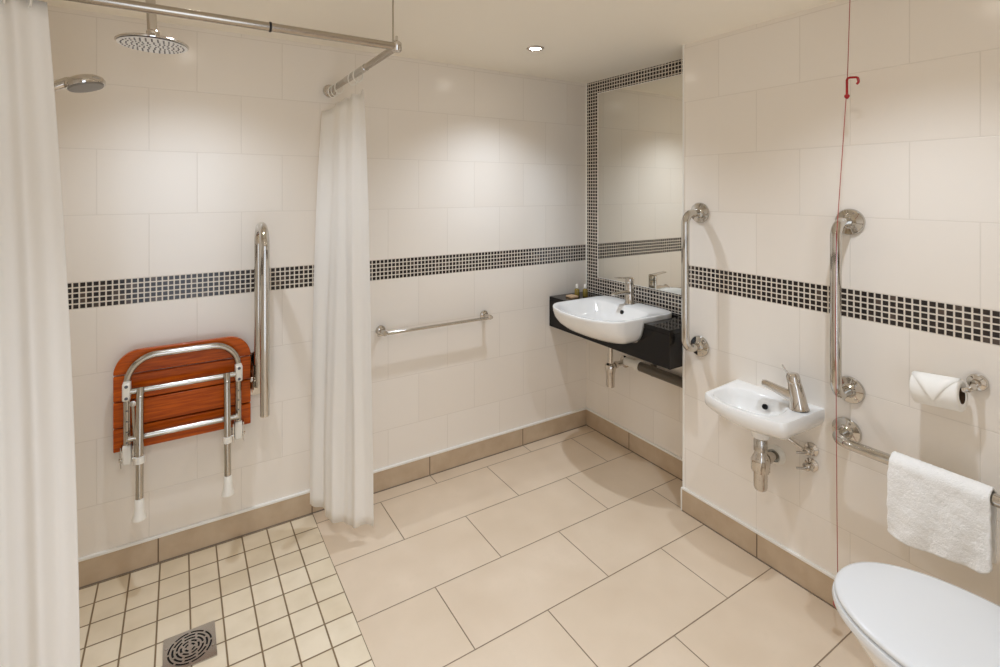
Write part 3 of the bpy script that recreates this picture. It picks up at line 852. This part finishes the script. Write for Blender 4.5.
b = BM(); tube(b, [(Tx, Ty, .452), (X0 - .004, Ty - .005, .452)], .0165, 18); lathe(b, (Tx + .03, Ty - .001, .452), (1, -.05, 0), [(.017, 0), (.023, .002), (.023, .018), (.017, .02)], 20); finish('outlet_arm', b, M['chrome'], e)
b = BM(); lathe(b, (X0, Ty - .005, .452), (-1, 0, 0), [(.038, 0), (.038, .004), (.027, .014), (.024, .016), (.023, .008), (.0168, .008)], 28); finish('wall_flange', b, M['white_plastic'], e)

for z, lab, up in ((.532, 'small chrome isolating valve under the hand basin, upper of the pair', True), (.474, 'small chrome isolating valve under the hand basin, lower of the pair', False)):
    vy = .968
    e = empty('isolating_valve', (X0, vy, z), lab, 'valve', 'isolating valves under the hand basin')
    b = BM(); lathe(b, (X0, vy, z), (-1, 0, 0), [(.024, 0), (.024, .003), (.013, .009), (.0115, .016), (.013, .018), (.013, .04), (.010, .043), (0, .043)], 22); cyl(b, (X0 - .03, vy - .016, z), (X0 - .03, vy + .016, z), .0095, n=16, bev=.002); finish('body', b, M['chrome'], e)
    b = BM(); tube(b, [(X0 - .04, vy, z), (X0 - .05, vy + .004, z - .002), (X0 - .066, vy + .022, z - .004)], [.007, .005, .0042], 10); finish('lever', b, M['brushed'], e)
    if up:
        b = BM(); tube(b, fillet([(X0 - .03, vy + .014, z), (X0 - .034, vy + .05, z + .014), (X0 - .075, HYC + .0, .592)], .02, 6), .0055, 12)
        finish('supply_pipe', b, M['chrome'], e)

# ------------------------------------------------------------------ emergency pull cord
cpts = [(1.899, .7905, ZC), (1.896, .797, 1.9), (1.8955, .800, 1.83), (1.8955, .829, 1.36), (1.894, .832, 1.10), (1.892, .829, .72), (1.890, .826, .40), (1.887, .822, .155)]
e = empty('emergency_pull_cord', cpts[0], 'thin red emergency pull cord hanging from the ceiling by the grab rail', 'pull cord')
b = BM(); tube(b, cpts, .00125, 8); finish('cord', b, M['redcord'], e)
b = BM(); hx_ = 1.894
hk = fillet([(hx_, .7985, 1.815), (hx_, .7985, 1.872), (hx_, .768, 1.868), (hx_ - .002, .764, 1.852), (hx_, .770, 1.846)], [.008, .008, .006], 5)
tube(b, hk, .0037, 10); lathe(b, (hx_, .7985, 1.812), (0, 0, -1), [(.003, -.006), (.0075, -.002), (.0075, .004), (.003, .010)], 12)
finish('toggle', b, M['red'], e)
b = BM(); lathe(b, (1.887, .822, .165), (0, 0, -1), [(.002, 0), (.006, .006), (.014, .045), (.0145, .055), (.010, .062), (0, .063)], 18); finish('pull_knob', b, M['red'], e)
b = BM(); lathe(b, (cpts[0][0], cpts[0][1], ZC), (0, 0, -1), [(.038, 0), (.038, .016), (.032, .024), (.006, .028), (.004, .034), (0, .034)], 28); finish('ceiling_switch', b, M['white_plastic'], e)

# ------------------------------------------------------------------ toilet
TXc, TZ = 1.552, .468
def egg(hw_, yb_, yt, n=72, e1=.62):
    """egg plan: front tip at yt, squarish back at yb_"""
    ym = yb_ + (yt - yb_) * .40; pts = []
    for k in range(n):
        a = 2 * PI * k / n; ca, sa = math.cos(a), math.sin(a)
        if sa >= 0: y = ym + abs(sa) ** .93 * (yt - ym); x = math.copysign(abs(ca) ** .93, ca) * hw_
        else: y = ym - abs(sa) ** .55 * (ym - yb_); x = math.copysign(abs(ca) ** .5, ca) * hw_ * (1 - .06 * abs(sa))
        pts.append((TXc + x, y))
    return pts
LY0, LY1, LW = .205, .668, .197
e = empty('toilet', (TXc, .3, 0), 'white toilet with its lid closed below the towel', 'toilet')
b = BM()
def grow(d): return egg(LW + d, LY0 - d * .5, LY1 + d)
loft(b, [ring3(grow(-.006), TZ - .017), ring3(grow(0), TZ - .013), ring3(grow(.001), TZ - .007), ring3(grow(-.003), TZ - .002), ring3(grow(-.012), TZ), ring3(grow(-.06), TZ + .002), ring3(grow(-.13), TZ + .003)])
finish('lid', b, M['seat_plastic'], e, True, 50)
b = BM()
loft(b, [ring3(grow(-.004), TZ - .042), ring3(grow(.004), TZ - .038), ring3(grow(.006), TZ - .028), ring3(grow(.003), TZ - .0195), ring3(grow(-.01), TZ - .0185)])
finish('seat', b, M['seat_plastic'], e, True, 50)
b = BM()
zt = TZ - .0435
def pan(w, y0, y1, z): return ring3(egg(w, y0, y1), z)
loft(b, [pan(.115, .10, .46, .0), pan(.115, .10, .46, .02), pan(.108, .10, .465, .10), pan(.112, .09, .50, .19), pan(.138, .07, .56, .27), pan(.165, .05, .61, .34), pan(.182, .03, .645, zt - .045), pan(.187, .02, .657, zt - .012), pan(.182, .025, .653, zt)])
finish('pan', b, M['ceramic'], e, True, 60)
for s in (-.07, .07):
    b = BM(); cyl(b, (TXc + s - .02, .185, TZ - .02), (TXc + s + .02, .185, TZ - .02), .012, n=16, bev=.002)
    cyl(b, (TXc + s, .185, zt - .002), (TXc + s, .185, TZ - .02), .008, n=14); finish('hinge', b, M['chrome'], e)
b = BM(); box(b, TXc - .19, TXc + .19, -.055, .135, zt + .001, .80); cst = finish('cistern', b, M['ceramic'], e, True, 40, .018)
b = BM(); box(b, TXc - .197, TXc + .197, -.058, .142, .801, .832); finish('cistern_lid', b, M['ceramic'], cst, True, 40, .01)
b = BM(); lathe(b, (TXc, .04, .832), (0, 0, 1), [(.026, 0), (.026, .006), (.022, .009), (0, .009)], 24); finish('flush_button', b, M['chrome'], cst)

# ------------------------------------------------------------------ camera, world, view
CXp, HYp, Fp, TH = 481., 190., 501.033, math.radians(30.9957)
cam = bpy.data.cameras.new('camera'); co = bpy.data.objects.new('camera', cam); link(co)
co.location = (0, 0, 1.5); co.rotation_euler = (PI / 2, 0, -TH)
cam.sensor_width = 36; cam.sensor_fit = 'HORIZONTAL'; cam.lens = 36 * Fp / 1000
cam.shift_x = (500 - CXp) / 1000; cam.shift_y = -(333.5 - HYp) / 1000
cam.clip_start = .02; cam.clip_end = 50
sc.camera = co
w = bpy.data.worlds.new('world'); sc.world = w; w.use_nodes = True
w.node_tree.nodes['Background'].inputs[0].default_value = (.02, .018, .015, 1)
vs = sc.view_settings
sc.display_settings.display_device = 'sRGB'
vs.view_transform = 'Standard'; vs.look = 'None'; vs.gamma = 1; vs.use_curve_mapping = False
vs.exposure = .76
sc.cycles.use_denoising = True
sc.cycles.max_bounces = 14; sc.cycles.diffuse_bounces = 8; sc.cycles.glossy_bounces = 6
sc.cycles.caustics_reflective = False; sc.cycles.caustics_refractive = False
